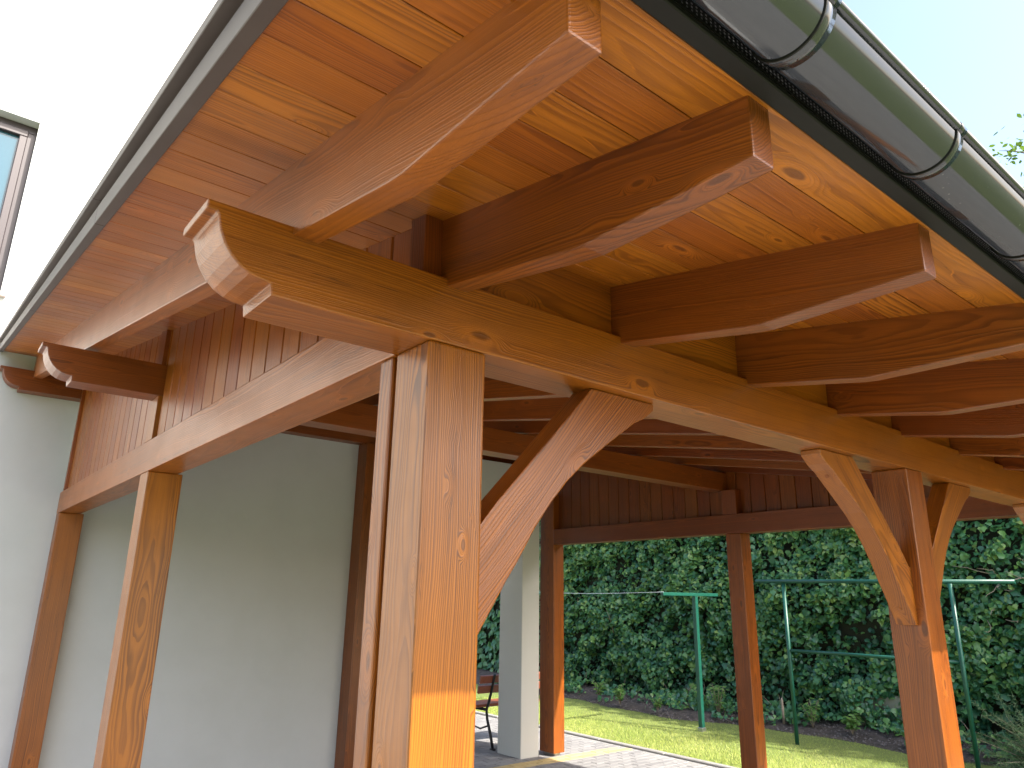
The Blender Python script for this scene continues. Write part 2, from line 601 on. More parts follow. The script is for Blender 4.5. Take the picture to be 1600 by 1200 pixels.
# gable wall with the window opening
wx0, wx1, wz0, wz1 = -1.75, -0.687, 3.98, 5.60
bm = bmesh.new()
def quadxz(bm, pts, y):
    return bm.faces.new([bm.verts.new((p[0], y, p[1])) for p in pts])
quadxz(bm, [(XH0, 0), (wx0, 0), (wx0, zroof(wx0)), (-3.1, zroof(-3.1)), (XH0, zroof(XH0))], YWALL)
quadxz(bm, [(wx1, 0), (XH1, 0), (XH1, zroof(XH1)), (wx1, zroof(wx1))], YWALL)
quadxz(bm, [(wx0, 0), (wx1, 0), (wx1, wz0), (wx0, wz0)], YWALL)
quadxz(bm, [(wx0, wz1), (wx1, wz1), (wx1, zroof(wx1)), (wx0, zroof(wx0))], YWALL)
YR = YWALL + 0.16
for a, b_ in (((wx0, wz0), (wx1, wz0)), ((wx1, wz0), (wx1, wz1)), ((wx1, wz1), (wx0, wz1)), ((wx0, wz1), (wx0, wz0))):
    bm.faces.new([bm.verts.new(p) for p in ((a[0], YWALL, a[1]), (b_[0], YWALL, b_[1]), (b_[0], YR, b_[1]), (a[0], YR, a[1]))])
for x in (XH0, XH1):
    bm.faces.new([bm.verts.new(p) for p in ((x, YWALL, 0), (x, YWALL + 9, 0), (x, YWALL + 9, zroof(x)), (x, YWALL, zroof(x)))])
bmesh.ops.remove_doubles(bm, verts=bm.verts[:], dist=0.0005)
solid('wall', bm, house, PLASTER)
roof_poly = [(XH0 - 0.3, zroof(XH0) - 0.3), (-3.1, zroof(-3.1) + 0.01), (XH1 + 0.3, zroof(XH1) - 0.3),
             (XH1 + 0.3, zroof(XH1) - 0.1), (-3.1, zroof(-3.1) + 0.22), (XH0 - 0.3, zroof(XH0) - 0.1)]
solid('roof', prism_bm(roof_poly, 'y', YWALL + 0.01, YWALL + 9.3), house, ROOFM)
win = solid('window', box_bm(wx0 + 0.02, wx1 - 0.02, YR + 0.03, YR + 0.05, wz0 + 0.02, wz1 - 0.02), house, DARK)
def frame_bm(x0, x1, z0, z1, t, y0, y1):
    bm = bmesh.new()
    for (a, b_, c, d_) in ((x0, x1, z0, z0 + t), (x0, x1, z1 - t, z1), (x0, x0 + t, z0 + t, z1 - t), (x1 - t, x1, z0 + t, z1 - t)):
        q = box_bm(a, b_, y0, y1, c, d_)
        tmp = bpy.data.meshes.new('t')
        q.to_mesh(tmp)
        q.free()
        bm.from_mesh(tmp)
        bpy.data.meshes.remove(tmp)
    return bm
solid('frame', frame_bm(wx0, wx1, wz0, wz1, 0.07, YR - 0.045, YR + 0.03), win, FRAMEM, 0.004)
solid('sash', frame_bm(wx0 + 0.06, wx1 - 0.06, wz0 + 0.06, wz1 - 0.06, 0.06, YR - 0.062, YR + 0.02), win, FRAMEM, 0.006)
solid('pane', box_bm(wx0 + 0.11, wx1 - 0.11, YR - 0.02, YR - 0.01, wz0 + 0.11, wz1 - 0.11), win, GLASS)
solid('sill', box_bm(wx0 - 0.04, wx1 + 0.04, YWALL - 0.045, YR - 0.02, wz0 - 0.035, wz0 - 0.002), win, SILLM, 0.004)
# plastered pillar and the lintel that joins it to the house
solid('pillar', box_bm(4.598, 4.857, 5.12, 5.524, -0.05, 3.175), house, COLPLASTER, 0.006)
solid('lintel', box_bm(2.845, 4.594, 5.20, 5.50, 2.42, 3.17), house, PLASTER)

# ------------------------------------------------------------------ the carport
cp = root('timber_carport', (0, 0, 0), 'brown stained timber carport with curved braces, lean-to roof and dark gutter', 'carport')


def scroll(xt, xend, zb, ht, mirror=None):
    """side profile of a purlin whose near end is cut to an ogee"""
    k = ht / 0.167
    pr = [(0.0, 0.165), (0.0, 0.147), (0.020, 0.146), (0.024, 0.140), (0.027, 0.125), (0.031, 0.109), (0.041, 0.086), (0.058, 0.062),
          (0.076, 0.046), (0.098, 0.034), (0.120, 0.0285), (0.143, 0.0255), (0.146, 0.0)]
    pts = [(xt + a * k, zb + (b_ * k if i else ht)) for i, (a, b_) in enumerate(pr)]
    end = [(xend - a * k, zb + (b_ * k if i else ht)) for i, (a, b_) in enumerate(pr)][::-1]
    return pts + end


timber('eave_purlin', prism_bm(scroll(-0.532, 5.70, H, PH), 'y', 0, PW), cp, (1, 0, 0), W_GOLD, 0.0035, 2, 0.7)
timber('mid_purlin', prism_bm(scroll(-0.55, 5.70, ZM, 0.170), 'y', YM, YM + 0.155), cp, (1, 0, 0), W_SHADE, 0.0035, 2, 0.7)
timber('wall_purlin', prism_bm(scroll(-0.583, 5.70, 3.18, 0.17), 'y', 5.36, 5.494), cp, (1, 0, 0), W_SHADE, 0.0035, 2, 0.7)

# posts ---------------------------------------------------------------
def post(name, x0, x1, y0, y1, z1=H, z0=0.03, mat=W_GOLD, shoe=True):
    p = timber(name, box_bm(x0, x1, y0, y1, z0, z1), cp, (0, 0, 1), mat, 0.006, 2)
    if shoe:
        s = solid('post_shoe', box_bm(x0 + 0.04, x1 - 0.04, y0 + 0.03, y1 - 0.03, -0.05, z0 - 0.001), p, STEEL)
    return p

post('corner_post', 0, 0.166, 0.003, 0.155, H - 0.001)
post('side_post', 0.001, 0.166, 0.1767, 0.24, H - 0.001)
timber('gap_strip', box_bm(0.035, 0.15, 0.1552, 0.1765, 0.04, H - 0.002), cp, (0, 0, 1), W_SHADE, 0)
post('gable_post', 0, 0.169, 2.609, 2.768, H - 0.001)
post('wall_post', 0, 0.173, 5.354, 5.494, H - 0.001)
post('house_corner_post', 2.62, 2.80, 5.30, 5.494, 3.178, mat=W_SHADE)
post('eave_post', 2.538, 2.706, 0.003, 0.159, H - 0.001)
post('far_eave_post', L, L + 0.166, 0.003, 0.159, H - 0.001)
post('far_gable_post', L, L + 0.151, 2.482, 2.638, H - 0.001, mat=W_CLAD)
post('far_wall_post', L, L + 0.16, 4.997, 5.23, H + 0.6, mat=W_CLAD)

# tie beams -----------------------------------------------------------
timber('tie_beam', box_bm(-0.002, 0.149, 0.166, 5.496, H, H + 0.169), cp, (0, 1, 0), W_CLAD, 0.005, 2)
timber('far_tie_beam', box_bm(L - 0.003, L + 0.149, 0.166, 4.995, H, H + 0.176), cp, (0, 1, 0), W_SHADE, 0.005, 2)

# studs on the tie beams ------------------------------------------------
timber('stud', box_bm(0, 0.15, YM + 0.002, YM + 0.153, H + 0.17, ZM - 0.001), cp, (0, 0, 1), W_GOLD, 0.003)
timber('stud', box_bm(L, L + 0.15, YM - 0.14, YM + 0.01, H + 0.177, ZM - 0.001), cp, (0, 0, 1), W_SHADE, 0.003)
timber('stud', prism_bm([(YM + 0.02, ZM + 0.171), (YM + 0.14, ZM + 0.171), (YM + 0.14, sof(YM + 0.14)), (YM + 0.02, sof(YM + 0.02))], 'x', -0.004, 0.030), cp, (0, 0, 1), W_CLAD, 0.002)
timber('stud', prism_bm([(0.03, H + PH + 0.001), (0.10, H + PH + 0.001), (0.10, sof(0.10)), (0.03, sof(0.03))], 'x', -0.012, 0.040), cp, (0, 0, 1), W_SHADE, 0.002)
timber('stud', prism_bm([(5.30, H + 0.17), (5.355, H + 0.17), (5.355, sof(5.355)), (5.30, sof(5.30))], 'x', -0.004, 0.030), cp, (0, 0, 1), W_CLAD, 0.002)

# rafters ---------------------------------------------------------------
raf_x = [-0.355, 0.040, 0.664, 1.318, 1.953, 2.535, 3.195, 3.82, 4.44, 5.02, 5.50]
kinks = [-0.43, -0.45, -0.44, -0.40, -0.38, -0.41, -0.42, -0.40, -0.43, -0.41, -0.42]
for i, x in enumerate(raf_x):
    e = 0.0805 + H + (0.0 if i < 3 else random.uniform(-0.004, 0.004))
    yk = kinks[i]
    yend = 5.47 if i in (0, len(raf_x) - 1) else 5.45
    poly = [(YE, e), (yk - 0.02, rbot(yk) - 0.001), (yk + 0.02, rbot(yk) + 0.003), (yend, rbot(yend)), (yend, sof(yend) + 0.004), (YE, sof(YE) + 0.004)]
    nm = 'barge_rafter' if i in (0, len(raf_x) - 1) else 'rafter'
    timber(nm, prism_bm(poly, 'x', x, x + RW), cp, (0, 1, S), W_SHADE if i else W_CLAD, 0.004, 2, 0.4)

# blocking boards between the rafters over the eave purlin ----------------
for a, b_ in zip(raf_x[1:-2], raf_x[2:-1]):
    timber('blocking_board', prism_bm([(0.035, H + PH - 0.002), (0.060, H + PH - 0.002), (0.060, sof(0.06)), (0.035, sof(0.035))], 'x', a + RW + 0.001, b_ - 0.001), cp, (1, 0, 0), W_GOLD, 0.0015)

# soffit boards -------------------------------------------------------------
y = -0.852
i = 0
while y < 5.44:
    wdt = 0.118
    y1 = min(y + wdt, 5.49)
    t = 0.02
    c = 0.0012
    a0, a1 = y + 0.0014, y1 - 0.0014
    poly = [(a0, sof(a0) + c), (a0 + c, sof(a0 + c)), (a1 - c, sof(a1 - c)), (a1, sof(a1) + c), (a1, sof(a1) + t), (a0, sof(a0) + t)]
    splits = [XV0, XV1]
    if i % 3 == 1:
        splits = [XV0, 2.57, XV1]
    elif i % 3 == 2:
        splits = [XV0, 3.225, XV1]
    for s0, s1 in zip(splits, splits[1:]):
        timber('soffit_board', prism_bm(poly, 'x', s0 + 0.0005, s1 - 0.0005), cp, (1, 0, 0), W_SOFF, 0)
    y = y1
    i += 1
lay = lambda y0, y1, x0, x1, d0, d1: prism_bm([(y0, sof(y0) + d0), (y1, sof(y1) + d0), (y1, sof(y1) + d1), (y0, sof(y0) + d1)], 'x', x0, x1)
solid('roof_deck', lay(-0.852, 5.49, XV0 + 0.002, XV1 - 0.002, 0.021, 0.066), cp, DARK)
rs = solid('roof_sheet', lay(-0.93, 5.497, -0.61, 5.79, 0.068, 0.085), cp, ROOFM)

# gable cladding --------------------------------------------------------------
def cladding(y0, y1, xf, thick, bottom, top, step, mat, flip=1):
    y = y0
    while y < y1 - 0.02:
        e = min(y + step * random.choice((1, 1, 1, 0.98, 1.02)), y1)
        a0, a1 = y + 0.0025, e - 0.0025
        bm = bmesh.new()
        c = 0.005
        prof = [(a0, xf + c * flip), (a0 + c, xf), (a1 - c, xf), (a1, xf + c * flip), (a1, xf + thick * flip), (a0, xf + thick * flip)]
        lo = [bm.verts.new((px, py, bottom(py))) for py, px in prof]
        hi = [bm.verts.new((px, py, top(py))) for py, px in prof]
        bm.faces.new(lo)
        bm.faces.new(hi[::-1])
        for k in range(6):
            bm.faces.new((lo[k], lo[(k + 1) % 6], hi[(k + 1) % 6], hi[k]))
        timber('cladding_board', bm, cp, (0, 0, 1), mat, 0)
        y = e

topf = lambda y: sof(y) - 0.001
cladding(0.101, YM, 0.018, 0.019, lambda y: (H + PH + 0.002) if y < PW + 0.01 else H + 0.168, topf, 0.149, W_CLAD)
cladding(YM + 0.155, 5.30, 0.018, 0.019, lambda y: H + 0.168, topf, 0.149, W_CLAD)
cladding(YM, YM + 0.155, 0.018, 0.019, lambda y: ZM + 0.171, topf, 0.149, W_CLAD)
cladding(0.165, 5.30, L + 0.085, 0.02, lambda y: H + 0.175, topf, 0.149, W_SHADE)
solid('cladding_backing', prism_bm([(0.11, H + 0.17), (5.30, H + 0.17), (5.30, topf(5.30)), (0.11, topf(0.11))], 'x', 0.0375, 0.0395), cp, DARK)
solid('cladding_backing', prism_bm([(0.17, H + 0.18), (5.30, H + 0.18), (5.30, topf(5.30)), (0.17, topf(0.17))], 'x', L + 0.106, L + 0.112), cp, DARK)

# curved braces -------------------------------------------------------------
BR = [(0.0, 1.575), (0.0, 1.818), (0.012, 1.818), (0.075, 1.893), (0.412, 2.249), (0.684, 2.249), (0.683, 2.228), (0.640, 2.196), (0.595, 2.175),
      (0.49, 2.103), (0.377, 2.023), (0.31, 1.965), (0.256, 1.907), (0.20, 1.838), (0.151, 1.763), (0.106, 1.701), (0.055, 1.625), (0.022, 1.575)]
def brace(x, sgn):
    pts = [(x + sgn * a, z) for a, z in BR]
    bm = bmesh.new()
    A = [bm.verts.new((p[0], 0.040, p[1])) for p in pts]
    B = [bm.verts.new((p[0], 0.122, p[1])) for p in pts]
    bm.faces.new(A)
    bm.faces.new(B[::-1])
    n = len(pts)
    for i in range(n):
        j = (i + 1) % n
        bm.faces.new((A[i], B[i], B[j], A[j]))
    b = timber('brace', bm, cp, (sgn * 0.68, 0, 0.73), W_GOLD, 0.004, 2, 0.5)
    # oak pegs on the hollow side
    for (a, z) in ((0.565, 2.158), (0.062, 1.642)):
        nrm = Vector((sgn * 0.70, 0, -0.71))
        c = Vector((x + sgn * a, 0.08, z))
        pb = tube_bm([c - nrm * 0.012, c + nrm * 0.006], 0.0085, 12)
        timber('peg', pb, b, (0.7, 0, 0.7), W_GOLD, 0)
    return b
brace(0.1665, 1)
brace(2.5375, -1)
brace(2.7065, 1)
brace(L - 0.0005, -1)

# verge flashing (both gables) ------------------------------------------------
def verge(x, sg):
    def q(a0, a1, d0, d1, mat, nm, par):
        lo, hi = sorted((x - sg * a0, x - sg * a1))
        ys_ = [-0.90, 0.95, 2.95, 5.495]
        last = None
        for s0, s1 in zip(ys_, ys_[1:]):
            last = solid(nm, lay(s0 + 0.0012, s1 - 0.0012, lo, hi, d0, d1), par, mat, 0.0015)
        return last
    q(0.001, 0.030, -0.012, 0.046, VERGE, 'verge_flashing', cp)
    q(0.001, 0.020, 0.047, 0.066, TRIM, 'verge_shadow_recess', cp)  # recess coloured near-black to paint in its shadow line
    q(0.001, 0.048, 0.0665, 0.092, VERGE, 'verge_cap', cp)
verge(XV0, 1)
verge(XV1, -1)

# eave trim, perforated strip, gutter -------------------------------------------
YT = -0.884
solid('eave_trim', prism_bm([(-0.853, 2.438), (YT, 2.438), (YT, 2.450), (-0.853, 2.450)], 'x', -0.60, 5.77), cp, TRIM, 0.002)
# perforated vent strip: a thin sheet with rows of punched holes
bm = bmesh.new()
zrow = [2.450, 2.4545, 2.4605, 2.4665, 2.4725, 2.480]
nx = int((2.6 + 0.6) / 0.011)
for r_ in range(len(zrow) - 1):
    z0_, z1_ = zrow[r_], zrow[r_ + 1]
    for k in range(nx):
        x0 = -0.60 + k * 0.011
        x1 = x0 + 0.011
        if r_ in (0, 4):
            bm.faces.new([bm.verts.new(p) for p in ((x0, YT, z0_), (x1, YT, z0_), (x1, YT, z1_), (x0, YT, z1_))])
        else:
            off = 0.0
            hx0, hx1 = x0 + 0.0035, x1 - 0.0035
            hz0, hz1 = z0_ + 0.0014, z1_ - 0.0014
            o_ = [bm.verts.new(p) for p in ((x0, YT, z0_), (x1, YT, z0_), (x1, YT, z1_), (x0, YT, z1_))]
            i_ = [bm.verts.new(p) for p in ((hx0, YT, hz0), (hx1, YT, hz0), (hx1, YT, hz1), (hx0, YT, hz1))]
            for j in range(4):
                bm.faces.new((o_[j], o_[(j + 1) % 4], i_[(j + 1) % 4], i_[j]))
bm.faces.new([bm.verts.new(p) for p in ((2.6, YT, 2.45), (5.77, YT, 2.45), (5.77, YT, 2.48), (2.6, YT, 2.48))])
bmesh.ops.remove_doubles(bm, verts=bm.verts[:], dist=0.00005)
solid('vent_strip', bm, cp, TRIM)
solid('fascia_board', prism_bm([(-0.854, 2.47), (-0.874, 2.47), (-0.874, 2.52), (-0.854, 2.52)], 'x', -0.6, 5.77), cp, STEEL)

GY, GZ, GR = -0.947, 2.480, 0.057
def gutter_bm(x0, x1, r, t, n=40, bead=True):
    bm = bmesh.new()
    pr = []
    for k in range(n + 1):
        a = math.pi + math.pi * k / n
        pr.append((GY + r * math.cos(a), GZ + r * math.sin(a)))
    inn = []
    for k in range(n + 1):
        a = 2 * math.pi - math.pi * k / n
        inn.append((GY + (r - t) * math.cos(a), GZ + (r - t) * math.sin(a)))
    poly = pr + inn
    A = [bm.verts.new((x0, p[0], p[1])) for p in poly]
    B = [bm.verts.new((x1, p[0], p[1])) for p in poly]
    m = len(poly)
    for i in range(m):
        j = (i + 1) % m
        f = bm.faces.new((A[i], B[i], B[j], A[j]))
        f.smooth = True
    for k in range(n):
        bm.faces.new((A[k], A[k + 1], A[m - 2 - k], A[m - 1 - k]))
        bm.faces.new((B[k + 1], B[k], B[m - 1 - k], B[m - 2 - k]))
    return bm
gut = solid('gutter', gutter_bm(-0.64, 5.80, GR, 0.0025), cp, GUTTER)
solid('gutter_bead', tube_bm([(-0.64, GY - GR - 0.003, GZ + 0.004), (5.80, GY - GR - 0.003, GZ + 0.004)], 0.0075, 14), gut, GUTTER)
for x in (-0.45, 0.001, 0.455, 0.97, 1.45, 1.95, 2.45, 2.95, 3.45, 3.95, 4.45, 4.95, 5.45):
    solid('gutter_clip', gutter_bm(x - 0.013, x + 0.013, GR + 0.0035, 0.003), gut, GUTTER, 0)
    tb = tube_bm([(x - 0.013, GY - GR - 0.003, GZ + 0.004), (x + 0.013, GY - GR - 0.003, GZ + 0.004)], 0.0088, 14)
    solid('gutter_hook', tb, gut, GUTTER)
    solid('gutter_lip', gutter_bm(x - 0.0165, x - 0.0135, GR + 0.0045, 0.004), gut, TRIM, 0)

# ------------------------------------------------------------------ leaf clouds
def leaf_cloud(name, pos, nrm, size, tint, mat, parent, shape='ivy', upv=None):
    """one mesh of many single leaves; pos,nrm (n,3), size (n), tint (n)"""
    n = len(pos)
    if shape == 'ivy':
        tpl = np.array([(0, -0.5, 0), (0.34, -0.46, -.05), (0.52, -0.10, -.10), (0.30, 0.12, -.03), (0.0, 0.58, -.10), (-0.30, 0.12, -.03), (-0.52, -0.10, -.10), (-0.34, -0.46, -.05), (0, -0.05, .04)])
        tri = np.array([(8, 0, 1), (8, 1, 2), (8, 2, 3), (8, 3, 4), (8, 4, 5), (8, 5, 6), (8, 6, 7), (8, 7, 0)])
    elif shape == 'oval':
        tpl = np.array([(0, -0.5, 0), (0.27, -0.15, -.06), (0.22, 0.2, -.06), (0, 0.55, -.08), (-0.22, 0.2, -.06), (-0.27, -0.15, -.06)])
        tri = np.array([(0, 1, 2), (0, 2, 3), (0, 3, 4), (0, 4, 5)])
    else:
        tpl = np.array([(-0.06, 0, 0), (0.06, 0, 0), (0.0, 1.0, 0.0)])
        tri = np.array([(0, 1, 2)])
    nrm = nrm / np.linalg.norm(nrm, axis=1, keepdims=True)
    if upv is None:
        upv = np.tile(np.array([0, 0, -1.0]), (n, 1)) + rng.normal(0, 0.55, (n, 3))
    t = upv - (upv * nrm).sum(1, keepdims=True) * nrm
    t /= np.linalg.norm(t, axis=1, keepdims=True) + 1e-9
    s = np.cross(t, nrm)
    k = len(tpl)
    V = (pos[:, None, :] + size[:, None, None] * (tpl[None, :, 0:1] * s[:, None, :] + tpl[None, :, 1:2] * t[:, None, :] + tpl[None, :, 2:3] * nrm[:, None, :]))
    V = V.reshape(-1, 3)
    Fc = (tri[None] + (np.arange(n) * k)[:, None, None]).reshape(-1, 3)
    me = bpy.data.meshes.new(name)
    me.vertices.add(len(V))
    me.vertices.foreach_set('co', V.astype('f').ravel())
    me.loops.add(len(Fc) * 3)
    me.loops.foreach_set('vertex_index', Fc.astype('i').ravel())
    me.polygons.add(len(Fc))
    me.polygons.foreach_set('loop_start', np.arange(0, len(Fc) * 3, 3, dtype='i'))
    me.update(calc_edges=True)
    at = me.attributes.new('tint', 'FLOAT', 'POINT')
    at.data.foreach_set('value', np.repeat(tint, k).astype('f'))
    return link(name, me, mat, parent)


def vnoise(a, b, seed=0):
    """smooth 2D noise for lumpy shapes"""
    r = np.zeros_like(a)
    rg = np.random.default_rng(seed)
    for k in range(10):
        fx, fy, ph = rg.uniform(-3.2, 3.2), rg.uniform(-3.2, 3.2), rg.uniform(0, 6.28)
        r = r + np.sin(a * fx + b * fy + ph)
    return r / 4.0

# ------------------------------------------------------------------ garden: hedge
XHED = 9.15
hedge = root('ivy_hedge', (XHED, 5.0, 0), 'tall dense green ivy hedge along the lawn behind the carport', 'hedge')
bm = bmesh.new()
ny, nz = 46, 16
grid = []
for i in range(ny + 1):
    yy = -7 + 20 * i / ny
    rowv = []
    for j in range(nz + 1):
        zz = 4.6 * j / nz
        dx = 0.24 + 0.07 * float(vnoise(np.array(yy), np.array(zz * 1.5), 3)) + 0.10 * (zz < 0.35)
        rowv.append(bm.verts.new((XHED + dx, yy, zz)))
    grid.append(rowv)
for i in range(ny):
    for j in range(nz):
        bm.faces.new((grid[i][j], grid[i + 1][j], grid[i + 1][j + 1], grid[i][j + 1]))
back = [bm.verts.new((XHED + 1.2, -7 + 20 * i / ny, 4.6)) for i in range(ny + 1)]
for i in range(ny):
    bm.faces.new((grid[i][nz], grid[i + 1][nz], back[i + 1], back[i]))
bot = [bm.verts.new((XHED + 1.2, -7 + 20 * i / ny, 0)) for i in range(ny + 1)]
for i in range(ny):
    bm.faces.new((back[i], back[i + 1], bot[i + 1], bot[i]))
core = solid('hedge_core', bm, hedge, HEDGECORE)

n = 56000
py = rng.uniform(0.2, 10.5, n)
pz = rng.uniform(0.14, 3.38, n) ** 1.0
lump = vnoise(py * 1.3, pz * 1.6, 3)
lump2 = vnoise(py * 3.1, pz * 3.6, 8)
dep = np.abs(rng.normal(0, 0.09, n))
lump3 = vnoise(py * 6.5, pz * 7.5, 15)
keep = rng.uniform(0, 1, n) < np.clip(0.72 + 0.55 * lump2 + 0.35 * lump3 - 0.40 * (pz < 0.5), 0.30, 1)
px = XHED + 0.05 + 0.10 * lump - 0.07 * lump2 - 0.05 * lump3 + dep - 0.05
P_ = np.stack([px, py, pz], 1)[keep]
m_ = len(P_)
nr = np.stack([-np.abs(rng.normal(0.9, 0.35, m_)), rng.normal(-0.1, 0.75, m_), rng.normal(0.65, 0.6, m_)], 1)
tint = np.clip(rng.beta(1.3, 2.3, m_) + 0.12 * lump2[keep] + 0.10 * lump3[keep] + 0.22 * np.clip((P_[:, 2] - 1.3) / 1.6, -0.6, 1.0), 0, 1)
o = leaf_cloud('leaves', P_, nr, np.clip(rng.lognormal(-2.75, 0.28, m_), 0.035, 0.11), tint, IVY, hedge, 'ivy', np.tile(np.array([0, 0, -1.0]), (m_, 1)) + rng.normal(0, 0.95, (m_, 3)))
o['kind'] = 'stuff'
# hedge leaves out of the near field, coarser
n = 5000
py = np.where(rng.uniform(0, 1, n) < 0.6, rng.uniform(-7, 0.2, n), rng.uniform(10.5, 13, n))
pz = rng.uniform(0.1, 4.6, n)
P_ = np.stack([XHED + 0.08 + np.abs(rng.normal(0, 0.09, n)), py, pz], 1)
nr = np.stack([-np.ones(n), rng.normal(0, 0.5, n), np.abs(rng.normal(0.4, 0.4, n))], 1)
o = leaf_cloud('leaves', P_, nr, rng.uniform(0.09, 0.17, n), rng.beta(2, 4, n), IVY, hedge)
o['kind'] = 'stuff'
# top leaves
n = 5000
P_ = np.stack([XHED + rng.uniform(0, 1.2, n), rng.uniform(-7, 13, n), 4.6 + np.abs(rng.normal(0, 0.07, n))], 1)
nr = rng.normal(0, 0.5, (n, 3)) + np.array([-0.2, 0, 1.0])
o = leaf_cloud('leaves', P_, nr, rng.uniform(0.07, 0.15, n), rng.beta(3, 3, n), IVY, hedge)
o['kind'] = 'stuff'
# bare stems showing low down
for k in range(26):
    yy = random.uniform(1.0, 9.0)
    zz = random.choice((0.02, 0.05, random.uniform(0.2, 1.6)))
    p0 = Vector((XHED + 0.02, yy, zz))
    pts = [p0]
    dr = Vector((random.uniform(-.25, .1), random.uniform(-.5, .5), 1)).normalized()
    for s_ in range(5):
        dr = (dr + Vector((random.uniform(-.25, .25), random.uniform(-.45, .45), random.uniform(-.15, .15)))).normalized()
        pts.append(pts[-1] + dr * random.uniform(0.05, 0.10))
    pts = [Vector((min(max(p.x, XHED - 0.16), XHED + 0.1), p.y, max(p.z, 0.0))) for p in pts]
    solid('stem', tube_bm(pts, [0.006, 0.006, 0.005, 0.004, 0.003, 0.002], 5), hedge, TWIG)
# a bit of bare wall at the hedge foot
w_ = solid('footing_wall', box_bm(XHED + 0.03, XHED + 0.22, 3.05, 3.75, -0.05, 0.52), hedge, CONC, 0.02)

# ------------------------------------------------------------------ soil bed
bm = bmesh.new()
ny = 90
edge = lambda y: 8.15 + 0.10 * math.sin(y * 1.7 + 0.4) + 0.06 * math.sin(y * 4.1) + (0.35 if y < 4 else 0.35 * max(0, 1 - (y - 4) / 2)) 
rows = []
for i in range(ny + 1):
    yy = -4 + 16 * i / ny
    e = edge(yy)
    rr_ = []
    for j in range(9):
        f = j / 8
        xx = e + (XHED + 0.5 - e) * f
        zz = 0.012 + 0.10 * math.sin(min(f * 1.6, 1) * math.pi / 2) + (random.uniform(-0.018, 0.022) if 0 < j else -0.012)
        rr_.append(bm.verts.new((xx, yy, zz)))
    rows.append(rr_)
for i in range(ny):
    for j in range(8):
        f = bm.faces.new((rows[i][j], rows[i][j + 1], rows[i + 1][j + 1], rows[i + 1][j]))
        f.smooth = True
soil = structure(solid('soil_bed', bm, None, SOIL))
# crumbs and clods
n = 2600
V = []
Fc = []
for k in range(n):
    yy = random.uniform(1.0, 10.5)
    xx = edge(yy) + random.uniform(0.0, 0.8)
    f = (xx - edge(yy)) / (XHED + 0.5 - edge(yy))
    zz = 0.012 + 0.10 * math.sin(min(max(f, 0) * 1.6, 1) * math.pi / 2)
    s_ = random.uniform(0.006, 0.022)
    b0 = len(V)
    for dx, dy, dz in ((1, 0, 0), (-1, 0, 0), (0, 1, 0), (0, -1, 0), (0, 0, 1), (0, 0, -1)):
        q = s_ * random.uniform(0.6, 1.2)
        V.append((xx + dx * q, yy + dy * q, zz + dz * q * 0.8))
    for a, b_, c in ((0, 2, 4), (2, 1, 4), (1, 3, 4), (3, 0, 4), (2, 0, 5), (1, 2, 5), (3, 1, 5), (0, 3, 5)):
        Fc.append((b0 + a, b0 + b_, b0 + c))
me = bpy.data.meshes.new('clods')
me.from_pydata(V, [], Fc)
o = link('soil_clods', me, STONE, soil)
o['kind'] = 'stuff'

# ------------------------------------------------------------------ grass blades
def grass(name, n, x0, x1, y0, y1, hmin, hmax):
    gx = rng.uniform(x0, x1, n)
    gy = rng.uniform(y0, y1, n)
    ed = np.array([edge(v) for v in gy])
    ok = gx < ed + rng.normal(0.03, 0.09, n)
    gx, gy = gx[ok], gy[ok]
    m = len(gx)
    P = np.stack([gx, gy, np.full(m, -0.012)], 1)
    upv = np.stack([rng.normal(0, 0.35, m), rng.normal(0, 0.35, m), np.ones(m)], 1)
    nr = np.stack([rng.normal(-0.6, 0.6, m), rng.normal(-0.6, 0.6, m), rng.normal(0.9, 0.3, m)], 1)
    hgt = rng.uniform(hmin, hmax, m)
    patch = vnoise(gx * 2, gy * 2, 21)
    tint = np.clip(rng.beta(2, 3, m) + 0.12 * patch, 0, 1)
    return leaf_cloud(name, P, nr, hgt, tint, GRASSM, None, 'blade', upv)
o = grass('grass', 75000, 6.16, 8.75, 1.6, 9.2, 0.022, 0.05)
o['kind'] = 'stuff'
o['label'] = 'short sunlit lawn grass between the paving and the hedge'
o['category'] = 'grass'

# ------------------------------------------------------------------ young plants, stake, juniper
def bed_plant(x, y, h, nst, label, leafs=0.06):
    r_ = root('leafy_plant', (x, y, 0.08), label, 'plant', 'young plants in the soil bed')
    pos, nr, up_ = [], [], []
    for k in range(nst):
        a = random.uniform(0, 6.28)
        tip = Vector((x + 0.35 * h * math.cos(a) * random.uniform(.2, 1), y + 0.45 * h * math.sin(a) * random.uniform(.2, 1), 0.08 + h * random.uniform(0.6, 1)))
        b0 = Vector((x, y, 0.07))
        mid = b0.lerp(tip, 0.5) + Vector((0, 0, 0.05 * h))
        solid('stem', tube_bm([b0, mid, tip], [0.004, 0.003, 0.002], 5), r_, TWIG)
        for t in range(11):
            f = 0.25 + 0.75 * t / 10
            p = b0.lerp(mid, f * 2) if f < 0.5 else mid.lerp(tip, f * 2 - 1)
            aa = t * 2.4
            off = Vector((math.cos(aa), math.sin(aa), 0.25)) * leafs * 0.5
            pos.append(p + off)
            up_.append(off)
            nr.append(Vector((-0.3, -0.3, 1)) + Vector((random.uniform(-.5, .5), random.uniform(-.5, .5), 0)))
    m = len(pos)
    leaf_cloud('foliage', np.array(pos), np.array(nr), rng.uniform(leafs * .7, leafs * 1.2, m), rng.beta(3, 2, m), PLANTM, r_, 'oval', np.array(up_))
bed_plant(8.55, 5.42, 0.42, 9, 'bright green leafy plant right of the T-shaped clothes post')
bed_plant(8.15, 6.95, 0.30, 7, 'low leafy plant in the soil bed left of the T-shaped clothes post')
